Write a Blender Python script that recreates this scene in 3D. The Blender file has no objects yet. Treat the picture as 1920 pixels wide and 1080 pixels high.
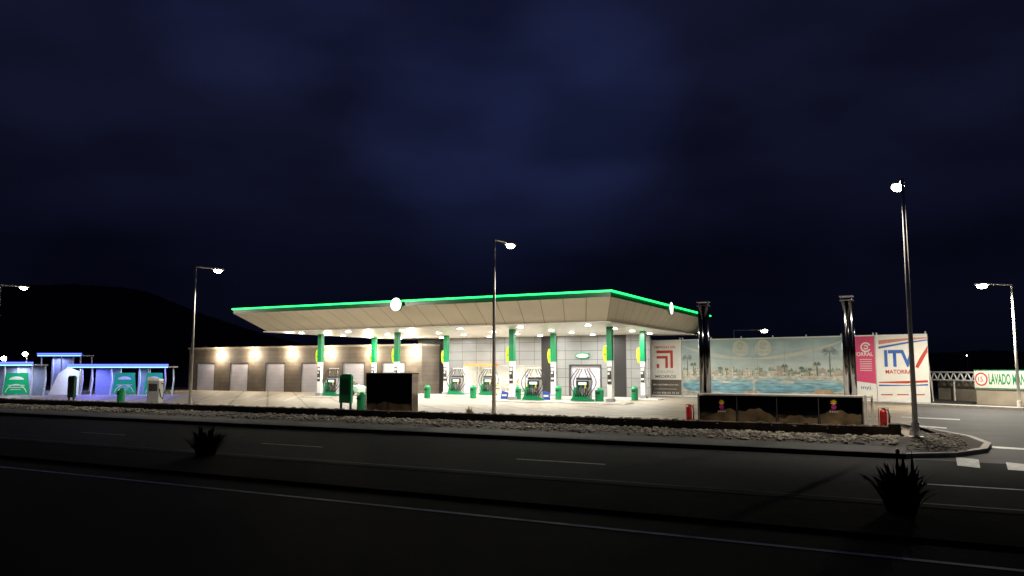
import bpy, math, random
from mathutils import Vector, Matrix
random.seed(7)
C = bpy.context.scene.collection
sc = bpy.context.scene
sc.view_settings.view_transform = 'Standard'
sc.view_settings.look = 'None'
sc.view_settings.exposure = 0
R = math.radians
ANG = R(-27.5)
rx, ry = math.cos(ANG), math.sin(ANG)
r_ = Vector((rx, ry, 0)); n_ = Vector((-ry, rx, 0))
F = 1440.0; H = 2.4; PIT = math.atan(150/1440)
fwd = Vector((0, math.cos(PIT), math.sin(PIT))); up = Vector((0, -math.sin(PIT), math.cos(PIT)))
CAM = Vector((0, 0, H))
def ray(px, py): return fwd*F + Vector((1, 0, 0))*(px-960) + up*(540-py)
def G(px, py, z=0):
    d = ray(px, py); return CAM + d*((z-H)/d.z)
def st(p): return (p.dot(r_), p.dot(n_))
def W(s, t, z=0): return r_*s + n_*t + Vector((0, 0, z))
def onT(px, py, t):
    d = ray(px, py); k = t/d.dot(n_); p = CAM + d*k
    return p.dot(r_), p.z

# ---------------------------------------------------------------- materials
def nodes(m):
    m.use_nodes = True
    nt = m.node_tree; return nt, nt.nodes['Principled BSDF']
def mat(name, col, rough=.6, metal=0, var=.15, scale=6, bump=0, bscale=None, spec=.5):
    m = bpy.data.materials.new(name); nt, b = nodes(m)
    b.inputs['Roughness'].default_value = rough; b.inputs['Metallic'].default_value = metal
    b.inputs['Specular IOR Level'].default_value = spec
    tc = nt.nodes.new('ShaderNodeTexCoord')
    no = nt.nodes.new('ShaderNodeTexNoise'); no.inputs['Scale'].default_value = scale; no.inputs['Detail'].default_value = 5
    nt.links.new(tc.outputs['Object'], no.inputs['Vector'])
    mr = nt.nodes.new('ShaderNodeMapRange'); mr.inputs[1].default_value = .3; mr.inputs[2].default_value = .7
    mr.inputs[3].default_value = 1-var; mr.inputs[4].default_value = 1+var
    nt.links.new(no.outputs[0], mr.inputs[0])
    vm = nt.nodes.new('ShaderNodeVectorMath'); vm.operation = 'SCALE'; vm.inputs[0].default_value = col
    nt.links.new(mr.outputs[0], vm.inputs['Scale']); nt.links.new(vm.outputs[0], b.inputs['Base Color'])
    if bump:
        n2 = nt.nodes.new('ShaderNodeTexNoise'); n2.inputs['Scale'].default_value = bscale or scale*4; n2.inputs['Detail'].default_value = 4
        nt.links.new(tc.outputs['Object'], n2.inputs['Vector'])
        bp = nt.nodes.new('ShaderNodeBump'); bp.inputs['Strength'].default_value = bump; bp.inputs['Distance'].default_value = .03
        nt.links.new(n2.outputs[0], bp.inputs['Height']); nt.links.new(bp.outputs[0], b.inputs['Normal'])
    return m
def tiles(name, c1, c2, mortar, w, h, ms=.02, axis='xz', rough=.5, off=.5, rot=0, var=.12):
    m = bpy.data.materials.new(name); nt, b = nodes(m); b.inputs['Roughness'].default_value = rough
    tc = nt.nodes.new('ShaderNodeTexCoord'); src = tc.outputs['Object']
    if axis == 'xz':
        sp = nt.nodes.new('ShaderNodeSeparateXYZ'); cb = nt.nodes.new('ShaderNodeCombineXYZ')
        nt.links.new(src, sp.inputs[0]); nt.links.new(sp.outputs[0], cb.inputs[0]); nt.links.new(sp.outputs[2], cb.inputs[1])
        src = cb.outputs[0]
    if rot:
        mp = nt.nodes.new('ShaderNodeMapping'); mp.inputs['Rotation'].default_value = (0, 0, rot)
        nt.links.new(src, mp.inputs[0]); src = mp.outputs[0]
    br = nt.nodes.new('ShaderNodeTexBrick'); br.offset = off
    br.inputs['Color1'].default_value = (*c1, 1); br.inputs['Color2'].default_value = (*c2, 1); br.inputs['Mortar'].default_value = (*mortar, 1)
    br.inputs['Scale'].default_value = 1; br.inputs['Mortar Size'].default_value = ms
    br.inputs['Brick Width'].default_value = w; br.inputs['Row Height'].default_value = h
    nt.links.new(src, br.inputs['Vector'])
    no = nt.nodes.new('ShaderNodeTexNoise'); no.inputs['Scale'].default_value = .8; no.inputs['Detail'].default_value = 6
    nt.links.new(tc.outputs['Object'], no.inputs['Vector'])
    mr = nt.nodes.new('ShaderNodeMapRange'); mr.inputs[1].default_value = .3; mr.inputs[2].default_value = .7
    mr.inputs[3].default_value = 1-var; mr.inputs[4].default_value = 1+var
    nt.links.new(no.outputs[0], mr.inputs[0])
    vm = nt.nodes.new('ShaderNodeVectorMath'); vm.operation = 'SCALE'
    nt.links.new(br.outputs[0], vm.inputs[0]); nt.links.new(mr.outputs[0], vm.inputs['Scale'])
    nt.links.new(vm.outputs[0], b.inputs['Base Color'])
    return m
def emi(name, col, s, sample=True):
    m = bpy.data.materials.new(name); nt, b = nodes(m)
    b.inputs['Base Color'].default_value = (*col, 1); b.inputs['Emission Color'].default_value = (*col, 1)
    b.inputs['Emission Strength'].default_value = s
    if not sample: m.cycles.emission_sampling = 'NONE'
    return m
def zgrad(name, stops, z0, z1, var=.1, nscale=(2,2,2)):
    """printed picture tone running from z0 to z1 in the sheet's own coordinates"""
    m = bpy.data.materials.new(name); nt, b = nodes(m); b.inputs['Roughness'].default_value = .6
    tc = nt.nodes.new('ShaderNodeTexCoord'); sp = nt.nodes.new('ShaderNodeSeparateXYZ'); nt.links.new(tc.outputs['Object'], sp.inputs[0])
    mp = nt.nodes.new('ShaderNodeMapping'); mp.inputs['Scale'].default_value = nscale; nt.links.new(tc.outputs['Object'], mp.inputs[0])
    no = nt.nodes.new('ShaderNodeTexNoise'); no.inputs['Scale'].default_value = 1; no.inputs['Detail'].default_value = 6; nt.links.new(mp.outputs[0], no.inputs['Vector'])
    m1 = nt.nodes.new('ShaderNodeMapRange'); m1.inputs[1].default_value = z0; m1.inputs[2].default_value = z1; nt.links.new(sp.outputs[2], m1.inputs[0])
    cr = nt.nodes.new('ShaderNodeValToRGB'); nt.links.new(m1.outputs[0], cr.inputs[0]); el = cr.color_ramp.elements
    el[0].position, el[0].color = stops[0][0], (*stops[0][1], 1); el[1].position, el[1].color = stops[-1][0], (*stops[-1][1], 1)
    for p, c in stops[1:-1]: q = el.new(p); q.color = (*c, 1)
    mr = nt.nodes.new('ShaderNodeMapRange'); mr.inputs[1].default_value = .35; mr.inputs[2].default_value = .65; mr.inputs[3].default_value = 1-var; mr.inputs[4].default_value = 1+var
    nt.links.new(no.outputs[0], mr.inputs[0]); vm = nt.nodes.new('ShaderNodeVectorMath'); vm.operation = 'SCALE'
    nt.links.new(cr.outputs[0], vm.inputs[0]); nt.links.new(mr.outputs[0], vm.inputs['Scale']); nt.links.new(vm.outputs[0], b.inputs['Base Color'])
    return m
M = dict(
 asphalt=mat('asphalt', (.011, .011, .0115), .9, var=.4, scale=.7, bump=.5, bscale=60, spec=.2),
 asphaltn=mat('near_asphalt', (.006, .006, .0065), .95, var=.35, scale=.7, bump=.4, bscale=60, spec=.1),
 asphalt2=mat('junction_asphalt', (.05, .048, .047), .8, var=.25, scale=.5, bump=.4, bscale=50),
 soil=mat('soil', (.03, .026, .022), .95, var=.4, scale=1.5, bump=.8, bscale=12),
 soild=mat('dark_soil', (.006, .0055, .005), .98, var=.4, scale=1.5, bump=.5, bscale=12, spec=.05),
 ground=mat('ground_soil', (.03, .026, .022), .95, var=.4, scale=.2),
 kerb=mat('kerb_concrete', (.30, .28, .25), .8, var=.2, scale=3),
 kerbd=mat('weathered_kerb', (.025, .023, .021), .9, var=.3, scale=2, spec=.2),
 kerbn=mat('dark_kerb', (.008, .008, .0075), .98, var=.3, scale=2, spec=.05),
 pave=tiles('forecourt_pavers', (.29, .24, .175), (.25, .21, .155), (.09, .075, .06), 2.4, 2.4, .07, 'xy', .6, 0, R(45), .2),
 paint=mat('road_paint', (.5, .5, .48), .6, var=.35, scale=8),
 paintd=mat('worn_road_paint', (.5, .5, .5), .7, var=.35, scale=3),
 paintf=mat('faded_road_paint', (.055, .055, .055), .7, var=.5, scale=3),
 rock=mat('pale_rock', (.20, .175, .14), .9, var=.7, scale=1.3),
 wallrock=mat('dark_wall_stone', (.05, .037, .028), .95, var=.5, scale=3, bump=.8),
 green=mat('green_paint', (.0, .22, .075), .35, var=.06),
 dgreen=mat('dark_green_paint', (.0, .07, .03), .35, var=.06),
 lime=emi('yellow_green_sign_face', (.42, .58, .01), .5, False),
 white=mat('white_paint', (.78, .78, .76), .45, var=.05),
 whitew=mat('white_wash_frame_paint', (.45, .46, .5), .5, var=.1),
 cream=mat('cream_cladding', (.66, .60, .475), .5, var=.05, scale=.6),
 ceil=mat('white_ceiling', (.8, .8, .78), .3, var=.04, scale=1),
 dark=mat('dark_backing', (.03, .03, .03), .7), seam=mat('seam_backing', (.24, .21, .17), .7),
 black=mat('black_rubber', (.012, .012, .012), .5),
 blackgl=mat('polished_black_steel', (.26, .24, .21), .07, 1, var=.15, scale=2, bump=.06, bscale=2.2),
 rockrefl=mat('painted_rock_reflection', (.16, .115, .065), .25, 0, var=.7, scale=1.6, bump=.05, bscale=6),  # tan reflection of lit stones, painted as base colour
 flue=mat('polished_flue_steel', (.30, .30, .30), .12, 1, var=.15, scale=2),
 galv=mat('galvanised_steel', (.68, .65, .60), .5, .0, var=.12, scale=4),
 steel=mat('brushed_steel', (.5, .5, .5), .3, .9),
 red=mat('red_paint', (.5, .02, .02), .3, var=.08),
 grey=mat('grey_paint', (.3, .3, .3), .5, var=.1),
 shutter=tiles('slatted_shutter', (.46, .45, .52), (.44, .43, .49), (.25, .24, .28), 8, .14, .012, 'xz', .5, 0),
 garage=tiles('stone_cladding', (.115, .092, .071), (.086, .071, .055), (.035, .03, .025), 1.6, .42, .012, 'xz', .75, .5, 0, .25),
 tilew=tiles('pale_facade_tile', (.24, .245, .24), (.21, .215, .215), (.055, .055, .055), 1.5, .78, .018, 'xz', .35, 0, 0, .08),
 tiled=tiles('dark_facade_tile', (.012, .011, .010), (.010, .009, .008), (.005, .005, .005), 1.2, .6, .01, 'xz', .5, .5),
 render=mat('painted_render', (.28, .24, .18), .85, var=.2, scale=1),
 leaf=mat('leaf', (.008, .013, .007), .8, var=.4, scale=5, spec=.1),
 hill=mat('hill_scrub', (.02, .018, .016), 1, var=.3, scale=.02),
 neon=emi('green_neon', (.015, .95, .14), 3.6),
 bneon=emi('blue_neon', (.05, .07, 1.0), 6),
 cyneon=emi('cyan_lit_strip', (.25, .65, 1.0), 2.4),
 bwhite=emi('bluish_lit_board', (.05, .09, .40), .5, False),
 lampw=emi('warm_white_lamp', (1, .86, .62), 60, False),
 lampc=emi('ceiling_lamp_face', (1, .97, .9), 30, False),
 disc=emi('lit_disc_face', (1, .97, .85), 3.0, False),
 redp=mat('red_print', (.5, .05, .03), .5, var=.03),
 brown=mat('brown_print', (.12, .095, .075), .5, var=.05), pink=mat('pink_print', (.60, .06, .16), .5, var=.06),
 whitep=mat('white_print', (.76, .74, .67), .6, var=.06, scale=1.2), greyp=mat('grey_print', (.38, .38, .34), .6),
 pale=mat('pale_swoosh_print', (.58, .60, .53), .6, var=.06), palm=mat('palm_print', (.16, .20, .16), .6),
 bldp=mat('white_building_print', (.64, .58, .48), .6, var=.25, scale=3), bldp2=mat('shaded_building_print', (.45, .40, .33), .6, var=.25, scale=3), sand=mat('lounger_print', (.45, .30, .18), .6, var=.3, scale=3),
 treep=mat('tree_line_print', (.26, .32, .25), .6, var=.5, scale=4), seamp=mat('poster_seam_print', (.34, .37, .34), .6),
 bluep=mat('blue_print', (.04, .12, .42), .6, var=.05), yellow=mat('yellow_paint', (.8, .6, .02), .5), magenta=mat('magenta_paint', (.6, .02, .35), .5),
 carp=mat('pale_green_car_paint', (.35, .5, .42), .25, .3, var=.03), glassd=mat('dark_glass', (.01, .012, .014), .05),
 orange=mat('orange_paint', (.7, .25, .06), .5), bluepaint=mat('blue_paint', (.02, .08, .5), .4),
 signback=mat('sign_cream_paint', (.62, .62, .55), .5, var=.08),
 postersky=zgrad('poster_sky', [(0,(.55,.58,.52)),(.5,(.44,.53,.53)),(1,(.36,.48,.50))], 1.8, 4.7, .14, (.5,1,1.4)),
 pool=zgrad('pool_print', [(0,(.12,.25,.31)),(.45,(.18,.38,.46)),(1,(.42,.53,.52))], .3, 1.75, .4, (1.2,1,7)),
 terrace=zgrad('terrace_print', [(0,(.38,.36,.30)),(1,(.58,.55,.47))], .1, 1.8, .35, (2.5,1,4)),
)
# ---------------------------------------------------------------- mesh builder
import bmesh
class MB:
    def __init__(s): s.V = []; s.F = []
    def add(s, vs, fs):
        o = len(s.V); s.V += [tuple(v) for v in vs]; s.F += [tuple(i+o for i in f) for f in fs]; return s
    def box(s, x0, x1, y0, y1, z0, z1):
        return s.add([(x0,y0,z0),(x1,y0,z0),(x1,y1,z0),(x0,y1,z0),(x0,y0,z1),(x1,y0,z1),(x1,y1,z1),(x0,y1,z1)],
            [(0,3,2,1),(4,5,6,7),(0,1,5,4),(1,2,6,5),(2,3,7,6),(3,0,4,7)])
    def quad(s, *p): return s.add(p, [tuple(range(len(p)))])
    def cyl(s, cx, cy, z0, z1, r, n=16, r2=None):
        r2 = r if r2 is None else r2
        vs = [(cx+r*math.cos(2*math.pi*i/n), cy+r*math.sin(2*math.pi*i/n), z0) for i in range(n)]
        vs += [(cx+r2*math.cos(2*math.pi*i/n), cy+r2*math.sin(2*math.pi*i/n), z1) for i in range(n)]
        fs = [(i, (i+1)%n, n+(i+1)%n, n+i) for i in range(n)] + [tuple(range(n))[::-1], tuple(range(n, 2*n))]
        return s.add(vs, fs)
    def tube(s, pts, r, n=8, r1=None):
        pts = [Vector(p) for p in pts]; L = len(pts); vs = []; fs = []
        for k, p in enumerate(pts):
            d = (pts[min(k+1, L-1)]-pts[max(k-1, 0)]).normalized()
            a = d.cross(Vector((0,0,1))) if abs(d.z) <= .9 else Vector((1,0,0)) - d*d.x
            a.normalize()
            b = d.cross(a); rr = r if r1 is None else r+(r1-r)*k/(L-1)
            vs += [p + a*rr*math.cos(2*math.pi*i/n) + b*rr*math.sin(2*math.pi*i/n) for i in range(n)]
        for k in range(L-1):
            fs += [(k*n+i, k*n+(i+1)%n, (k+1)*n+(i+1)%n, (k+1)*n+i) for i in range(n)]
        fs += [tuple(range(n))[::-1], tuple(range((L-1)*n, L*n))]
        return s.add(vs, fs)
    def prism(s, poly, y0, y1):   # poly of (x,z)
        n = len(poly)
        vs = [(x, y0, z) for x, z in poly]+[(x, y1, z) for x, z in poly]
        return s.add(vs, [(i, (i+1)%n, n+(i+1)%n, n+i) for i in range(n)]+[tuple(range(n))[::-1], tuple(range(n, 2*n))])
    def slab(s, poly, z0, z1):    # poly of (x,y)
        n = len(poly)
        vs = [(x, y, z0) for x, y in poly]+[(x, y, z1) for x, y in poly]
        return s.add(vs, [(i, (i+1)%n, n+(i+1)%n, n+i) for i in range(n)]+[tuple(range(n))[::-1], tuple(range(n, 2*n))])
    def ell(s, c, rad, nu=14, nv=8):
        vs = []; fs = []
        for j in range(nv+1):
            th = math.pi*j/nv
            for i in range(nu):
                ph = 2*math.pi*i/nu
                vs.append((c[0]+rad[0]*math.sin(th)*math.cos(ph), c[1]+rad[1]*math.sin(th)*math.sin(ph), c[2]+rad[2]*math.cos(th)))
        for j in range(nv):
            for i in range(nu): fs.append((j*nu+i, (j+1)*nu+i, (j+1)*nu+(i+1)%nu, j*nu+(i+1)%nu))
        return s.add(vs, fs)
    def disc(s, cx, cz, y, a, b, n=24, a0=0, a1=2*math.pi):
        return s.add([(cx+a*math.cos(a0+(a1-a0)*i/n), y, cz+b*math.sin(a0+(a1-a0)*i/n)) for i in range(n)], [tuple(range(n))])
    def ring(s, cx, cz, y, a, w, n=24, a0=0, a1=2*math.pi):
        for i in range(n):
            p, q = a0+(a1-a0)*i/n, a0+(a1-a0)*(i+1)/n
            s.quad((cx+a*math.cos(p), y, cz+a*math.sin(p)), (cx+a*math.cos(q), y, cz+a*math.sin(q)), (cx+(a-w)*math.cos(q), y, cz+(a-w)*math.sin(q)), (cx+(a-w)*math.cos(p), y, cz+(a-w)*math.sin(p)))
        return s
    def build(s, name, m, parent=None, bevel=0, smooth=False):
        me = bpy.data.meshes.new(name); me.from_pydata(s.V, [], s.F); me.validate()
        bm = bmesh.new(); bm.from_mesh(me); bmesh.ops.recalc_face_normals(bm, faces=bm.faces); bm.to_mesh(me); bm.free()
        me.materials.append(m)
        if smooth:
            for p in me.polygons: p.use_smooth = True
        o = bpy.data.objects.new(name, me); C.objects.link(o)
        if parent: o.parent = parent
        if bevel:
            b = o.modifiers.new('bevel', 'BEVEL'); b.width = bevel; b.segments = 2; b.limit_method = 'ANGLE'
        return o
def tag(o, label, cat, group=None, kind=None):
    o['label'] = label; o['category'] = cat
    if group: o['group'] = group
    if kind: o['kind'] = kind
    return o
def thing(name, label, cat, s, t, z=0, rot=0, group=None):
    o = bpy.data.objects.new(name, None); C.objects.link(o); o.empty_display_size = .3
    o.location = W(s, t, z); o.rotation_euler = (0, 0, ANG+rot); tag(o, label, cat, group); return o
def thingP(name, label, cat, p, rotz, group=None):
    o = bpy.data.objects.new(name, None); C.objects.link(o); o.empty_display_size = .3
    o.location = p; o.rotation_euler = (0, 0, rotz); tag(o, label, cat, group); return o
def struct(mb, name, m, label, cat=None, world=False, kind='structure'):
    o = mb.build(name, m)
    if not world: o.rotation_euler = (0, 0, ANG)
    o['kind'] = kind; o['label'] = label; o['category'] = cat or name.replace('_', ' ')
    return o
def text(name, body, w, h, m, parent, x, y, z, bold=.0):
    cu = bpy.data.curves.new(name, 'FONT'); cu.body = body; cu.size = 1; cu.offset = bold; cu.resolution_u = 3
    tmp = bpy.data.objects.new('tmp', cu); C.objects.link(tmp)
    dg = bpy.context.evaluated_depsgraph_get(); me = bpy.data.meshes.new_from_object(tmp.evaluated_get(dg))
    bpy.data.objects.remove(tmp)
    xs = [v.co.x for v in me.vertices]; ys = [v.co.y for v in me.vertices]
    cx, cy = (min(xs)+max(xs))/2, (min(ys)+max(ys))/2; kx = w/(max(xs)-min(xs)); ky = h/(max(ys)-min(ys))
    for v in me.vertices: v.co = Vector((x+(v.co.x-cx)*kx, y, z+(v.co.y-cy)*ky))
    me.materials.clear(); me.materials.append(m)
    o = bpy.data.objects.new(name, me); C.objects.link(o); o.parent = parent; return o
def light(kind, name, p, power, col=(1, .9, .75), size=.3, target=None, angle=150, blend=.6):
    l = bpy.data.lights.new(name, kind); l.energy = power; l.color = col
    if kind == 'AREA': l.shape = 'DISK'; l.size = size
    else: l.shadow_soft_size = size
    if kind == 'SPOT': l.spot_size = R(angle); l.spot_blend = blend
    o = bpy.data.objects.new(name, l); C.objects.link(o); o.location = p
    if target is not None: o.rotation_euler = (Vector(target)-Vector(p)).to_track_quat('-Z', 'Y').to_euler()
    return o

# ---------------------------------------------------------------- world, camera
w = bpy.data.worlds.new("World"); sc.world = w; w.use_nodes = True; nt = w.node_tree; N = nt.nodes; L = nt.links
bg = N['Background']; tc = N.new('ShaderNodeTexCoord')
mp = N.new('ShaderNodeMapping'); mp.inputs['Scale'].default_value = (1, 1, 2.4); mp.inputs['Location'].default_value = (.35, .1, .2); L.new(tc.outputs['Generated'], mp.inputs[0])
no = N.new('ShaderNodeTexNoise'); no.inputs['Scale'].default_value = 4.2; no.inputs['Detail'].default_value = 4; no.inputs['Roughness'].default_value = .4; L.new(mp.outputs[0], no.inputs['Vector'])
mr = N.new('ShaderNodeMapRange'); mr.interpolation_type = 'SMOOTHSTEP'; mr.inputs[1].default_value = .30; mr.inputs[2].default_value = .70; mr.inputs[3].default_value = .68; mr.inputs[4].default_value = 1.28; L.new(no.outputs[0], mr.inputs[0])
sp = N.new('ShaderNodeSeparateXYZ'); L.new(tc.outputs['Generated'], sp.inputs[0])
cr = N.new('ShaderNodeValToRGB'); L.new(sp.outputs[2], cr.inputs[0]); e = cr.color_ramp.elements
e[0].position = 0; e[0].color = (.0012, .0017, .0052, 1); e[1].position = .7; e[1].color = (.0040, .0048, .015, 1)
k = e.new(.14); k.color = (.0020, .0026, .0084, 1); k = e.new(.3); k.color = (.0055, .0066, .0205, 1)
vm = N.new('ShaderNodeVectorMath'); vm.operation = 'SCALE'; L.new(cr.outputs[0], vm.inputs[0]); L.new(mr.outputs[0], vm.inputs['Scale'])
last = vm.outputs[0]
def patch(az, el, lo, col):
    global last
    d = (math.sin(R(az))*math.cos(R(el)), math.cos(R(az))*math.cos(R(el)), math.sin(R(el)))
    dp = N.new('ShaderNodeVectorMath'); dp.operation = 'DOT_PRODUCT'; dp.inputs[1].default_value = d
    nz = N.new('ShaderNodeVectorMath'); nz.operation = 'NORMALIZE'; L.new(tc.outputs['Generated'], nz.inputs[0]); L.new(nz.outputs[0], dp.inputs[0])
    m1 = N.new('ShaderNodeMapRange'); m1.interpolation_type = 'SMOOTHERSTEP'; m1.inputs[1].default_value = lo; m1.inputs[2].default_value = 1; L.new(dp.outputs['Value'], m1.inputs[0])
    mu = N.new('ShaderNodeMath'); mu.operation = 'MULTIPLY'; L.new(m1.outputs[0], mu.inputs[0]); L.new(mr.outputs[0], mu.inputs[1])
    s = N.new('ShaderNodeVectorMath'); s.operation = 'SCALE'; s.inputs[0].default_value = col; L.new(mu.outputs[0], s.inputs['Scale'])
    a = N.new('ShaderNodeVectorMath'); L.new(last, a.inputs[0]); L.new(s.outputs[0], a.inputs[1]); last = a.outputs[0]
patch(0, 19, .965, (.0020, .0030, .012)); patch(5, 19.5, .987, (.0024, .0040, .016)); patch(-5, 18.5, .988, (.0014, .0024, .010)); patch(-19, 26, .985, (.0026, .0040, .015))
L.new(last, bg.inputs[0]); bg.inputs[1].default_value = 1.0
cd = bpy.data.cameras.new('camera'); cam = bpy.data.objects.new('camera', cd); C.objects.link(cam); sc.camera = cam
cam.location = CAM; cam.rotation_euler = (R(90)+PIT, 0, 0); cd.lens = 27; cd.sensor_width = 36; cd.clip_end = 6000; cd.clip_start = .05

# ---------------------------------------------------------------- ground
struct(MB().quad((-3000,-800,-.03),(3000,-800,-.03),(3000,3000,-.03),(-3000,3000,-.03)), 'ground', M['ground'], 'dark bare ground reaching the horizon', world=True)
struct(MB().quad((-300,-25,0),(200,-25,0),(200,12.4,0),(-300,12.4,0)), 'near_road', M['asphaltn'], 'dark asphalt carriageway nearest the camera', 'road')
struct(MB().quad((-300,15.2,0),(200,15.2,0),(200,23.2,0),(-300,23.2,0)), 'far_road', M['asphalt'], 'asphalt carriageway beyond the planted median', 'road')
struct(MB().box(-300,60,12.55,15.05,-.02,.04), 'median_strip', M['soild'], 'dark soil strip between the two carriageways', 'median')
mm = MB(); mm.box(-300,60,12.4,12.55,-.02,.045); mm.box(-300,60,15.05,15.2,-.02,.045)
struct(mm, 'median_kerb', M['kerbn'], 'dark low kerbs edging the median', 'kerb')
nose = [(-.5,36.2),(.75,33),(1.65,30.5),(2.0,28),(1.75,26),(.9,24.3),(-.3,23.4)]
inner = [(-.7,36.2),(.58,33),(1.46,30.5),(1.80,28),(1.56,26.1),(.78,24.5),(-.3,23.6)]
kb = MB()
for a in range(len(nose)-1):
    p, q, i, j = nose[a], nose[a+1], inner[a], inner[a+1]
    kb.add([(p[0],p[1],-.02),(q[0],q[1],-.02),(q[0],q[1],.12),(p[0],p[1],.12),(i[0],i[1],.12),(j[0],j[1],.12),(i[0],i[1],-.02),(j[0],j[1],-.02)], [(0,1,2,3),(3,2,5,4),(4,5,7,6)])
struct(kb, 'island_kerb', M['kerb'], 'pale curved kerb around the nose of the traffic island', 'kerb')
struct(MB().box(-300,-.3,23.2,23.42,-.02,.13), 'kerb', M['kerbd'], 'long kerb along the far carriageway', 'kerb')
struct(MB().quad((-300,23.42,.12),(-.3,23.42,.12),(-.3,25.3,.12),(-300,25.3,.12)), 'pavement', mat('pavement_concrete', (.032,.03,.027), .85, var=.25, scale=1.2, bump=.3), 'narrow grey pavement below the rubble bank')
vb = MB(); nS = 160
gx = [-200+ (199.8)*((i/nS)**.5) for i in range(nS+1)]; gt = [25.3, 26.2, 27.2, 28.1, 29.0]; gz = [.12, .13, .14, .15, .15]
vs = [(x, t+0, z+(random.uniform(-.04,.03) if 0 < j else 0)) for x in gx for j, (t, z) in enumerate(zip(gt, gz))]
fs = [(i*5+j, (i+1)*5+j, (i+1)*5+j+1, i*5+j+1) for i in range(nS) for j in range(4)]
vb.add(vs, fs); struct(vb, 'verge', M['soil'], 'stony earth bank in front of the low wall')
isl = MB(); isl.slab(inner+[(-.25,25.3),(-.25,36.2)], -.01, .105); struct(isl, 'island_soil', M['soil'], 'earth inside the kerbed traffic island', 'island')
struct(MB().quad((-110,29.3,0),(-.2,29.3,0),(-.2,66,0),(-110,66,0)), 'forecourt', M['pave'], 'pale paved forecourt of the fuel station')
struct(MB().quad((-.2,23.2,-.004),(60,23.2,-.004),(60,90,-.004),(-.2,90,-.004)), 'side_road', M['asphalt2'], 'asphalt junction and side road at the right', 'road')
def strip(pa, pb, wd, z0, z1):
    d = (pb-pa).normalized(); p = Vector((-d.y, d.x, 0))*wd
    return MB().add([pa, pb, pb+p, pa+p, pa+Vector((0,0,z1)), pb+Vector((0,0,z1)), pb+p+Vector((0,0,z1)), pa+p+Vector((0,0,z1))], [(0,1,5,4),(1,2,6,5),(4,5,6,7),(3,0,4,7),(2,3,7,6)])
struct(strip(G(1640,757), G(2100,778), 1.3, 0, .14), 'roadside_kerb', M['kerb'], 'pale kerb and footway along the far side of the side road', 'kerb', True)
def mark(pts, label, m='paint', name='road_marking', group=None):
    o = MB().quad(*[(a, b, .006) for a, b in pts]).build(name, M[m]); o.rotation_euler = (0,0,ANG); tag(o, label, 'road marking', group); o['kind'] = 'structure'; return o
mark([(-300,11.1),(200,11.1),(200,11.22),(-300,11.22)], 'long white edge line on the near carriageway', 'paintd')
mark([(-300,15.75),(200,15.75),(200,15.85),(-300,15.85)], 'faint edge line beside the median on the far carriageway', 'paintf')
for k in range(-8, 4):
    s0 = -.3 + k*9.15
    mark([(s0,18.35),(s0+2.5,18.35),(s0+2.5,18.47),(s0,18.47)], 'short white dash of the lane line on the far carriageway', 'paint', group='lane line dashes')
def markp(px, label, m='paint'):
    pts = [st(G(a, b)) for a, b in px]; return mark(pts, label, m)
markp([(1792,857),(1835,862),(1838,878),(1795,873)], 'left white crossing bar beside the island nose')
markp([(1886,867),(1935,872),(1945,885),(1890,881)], 'right white crossing bar at the picture edge')
markp([(1843,836),(1990,845),(1990,848),(1843,839)], 'thin white line across the junction mouth')
markp([(1690,781),(1800,786),(1800,788),(1690,783)], 'thin white line beside the black enclosure on the side road')
markp([(1700,796),(1775,802),(1775,804),(1700,798)], 'second thin white line on the side road near the island')
for k, (a, b) in enumerate([(395, 440), (450, 480), (505, 520), (560, 560)]):
    markp([(a-30,752),(a-27,752),(b+12,739),(b+9,739)], ['first','second','third','fourth'][k]+' slanting white bay line from the left before the garage block')
# ---------------------------------------------------------------- rocks
t5 = (1+5**.5)/2
ICO = [Vector(v).normalized() for v in [(-1,t5,0),(1,t5,0),(-1,-t5,0),(1,-t5,0),(0,-1,t5),(0,1,t5),(0,-1,-t5),(0,1,-t5),(t5,0,-1),(t5,0,1),(-t5,0,-1),(-t5,0,1)]]
ICF = [(0,11,5),(0,5,1),(0,1,7),(0,7,10),(0,10,11),(1,5,9),(5,11,4),(11,10,2),(10,7,6),(7,1,8),(3,9,4),(3,4,2),(3,2,6),(3,6,8),(3,8,9),(4,9,5),(2,4,11),(6,2,10),(8,6,7),(9,8,1)]
def rock(mb, c, sx, sy, sz):
    a = random.uniform(0, 6.28); ca, sa = math.cos(a), math.sin(a); vs = []
    for v in ICO:
        j = random.uniform(.65, 1.2); x, y, z = v.x*sx*j, v.y*sy*j, v.z*sz*j
        vs.append((c[0]+x*ca-y*sa, c[1]+x*sa+y*ca, c[2]+z))
    mb.add(vs, ICF)
rb = MB()
for _ in range(11000):
    s = -75*random.random()**1.5 - .6; t = random.uniform(25.5, 28.7)
    if random.random() > (t-25.0)/2.6: continue
    if math.sin(s*.9)+math.sin(s*2.3+t) < -1.2 and random.random() < .7: continue
    q = random.choice([.025,.03,.03,.04,.05,.06,.09])
    rock(rb, (s, t, .14+q*.2), q*random.uniform(.9,1.6), q, q*.6)
for _ in range(260):
    t = random.uniform(24.6, 31); s = random.uniform(-.3, 1.3); q = random.choice([.03,.05,.06]); rock(rb, (s, t, .12), q, q, q*.6)
struct(rb, 'rubble', M['rock'], 'pale loose stones on the bank in front of the low wall', kind='stuff')
wl = thing('stone_wall', 'long low dark stone wall between the rubble bank and the forecourt', 'wall', -.5, 29)
sm = MB(); s = 0
while s > -100:
    L1 = random.uniform(.25, .5)
    for row in range(2):
        rock(sm, (s-L1/2+random.uniform(-.08,.08), random.uniform(-.02,.02), .17+row*.2), L1*.6, .24, .13)
    s -= L1*.8
sm.box(-130, -.1, -.2, .2, -.05, .44); sm.box(-.35, .02, -.28, .28, -.05, .54); sm.build('masonry', M['wallrock'], wl)

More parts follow.
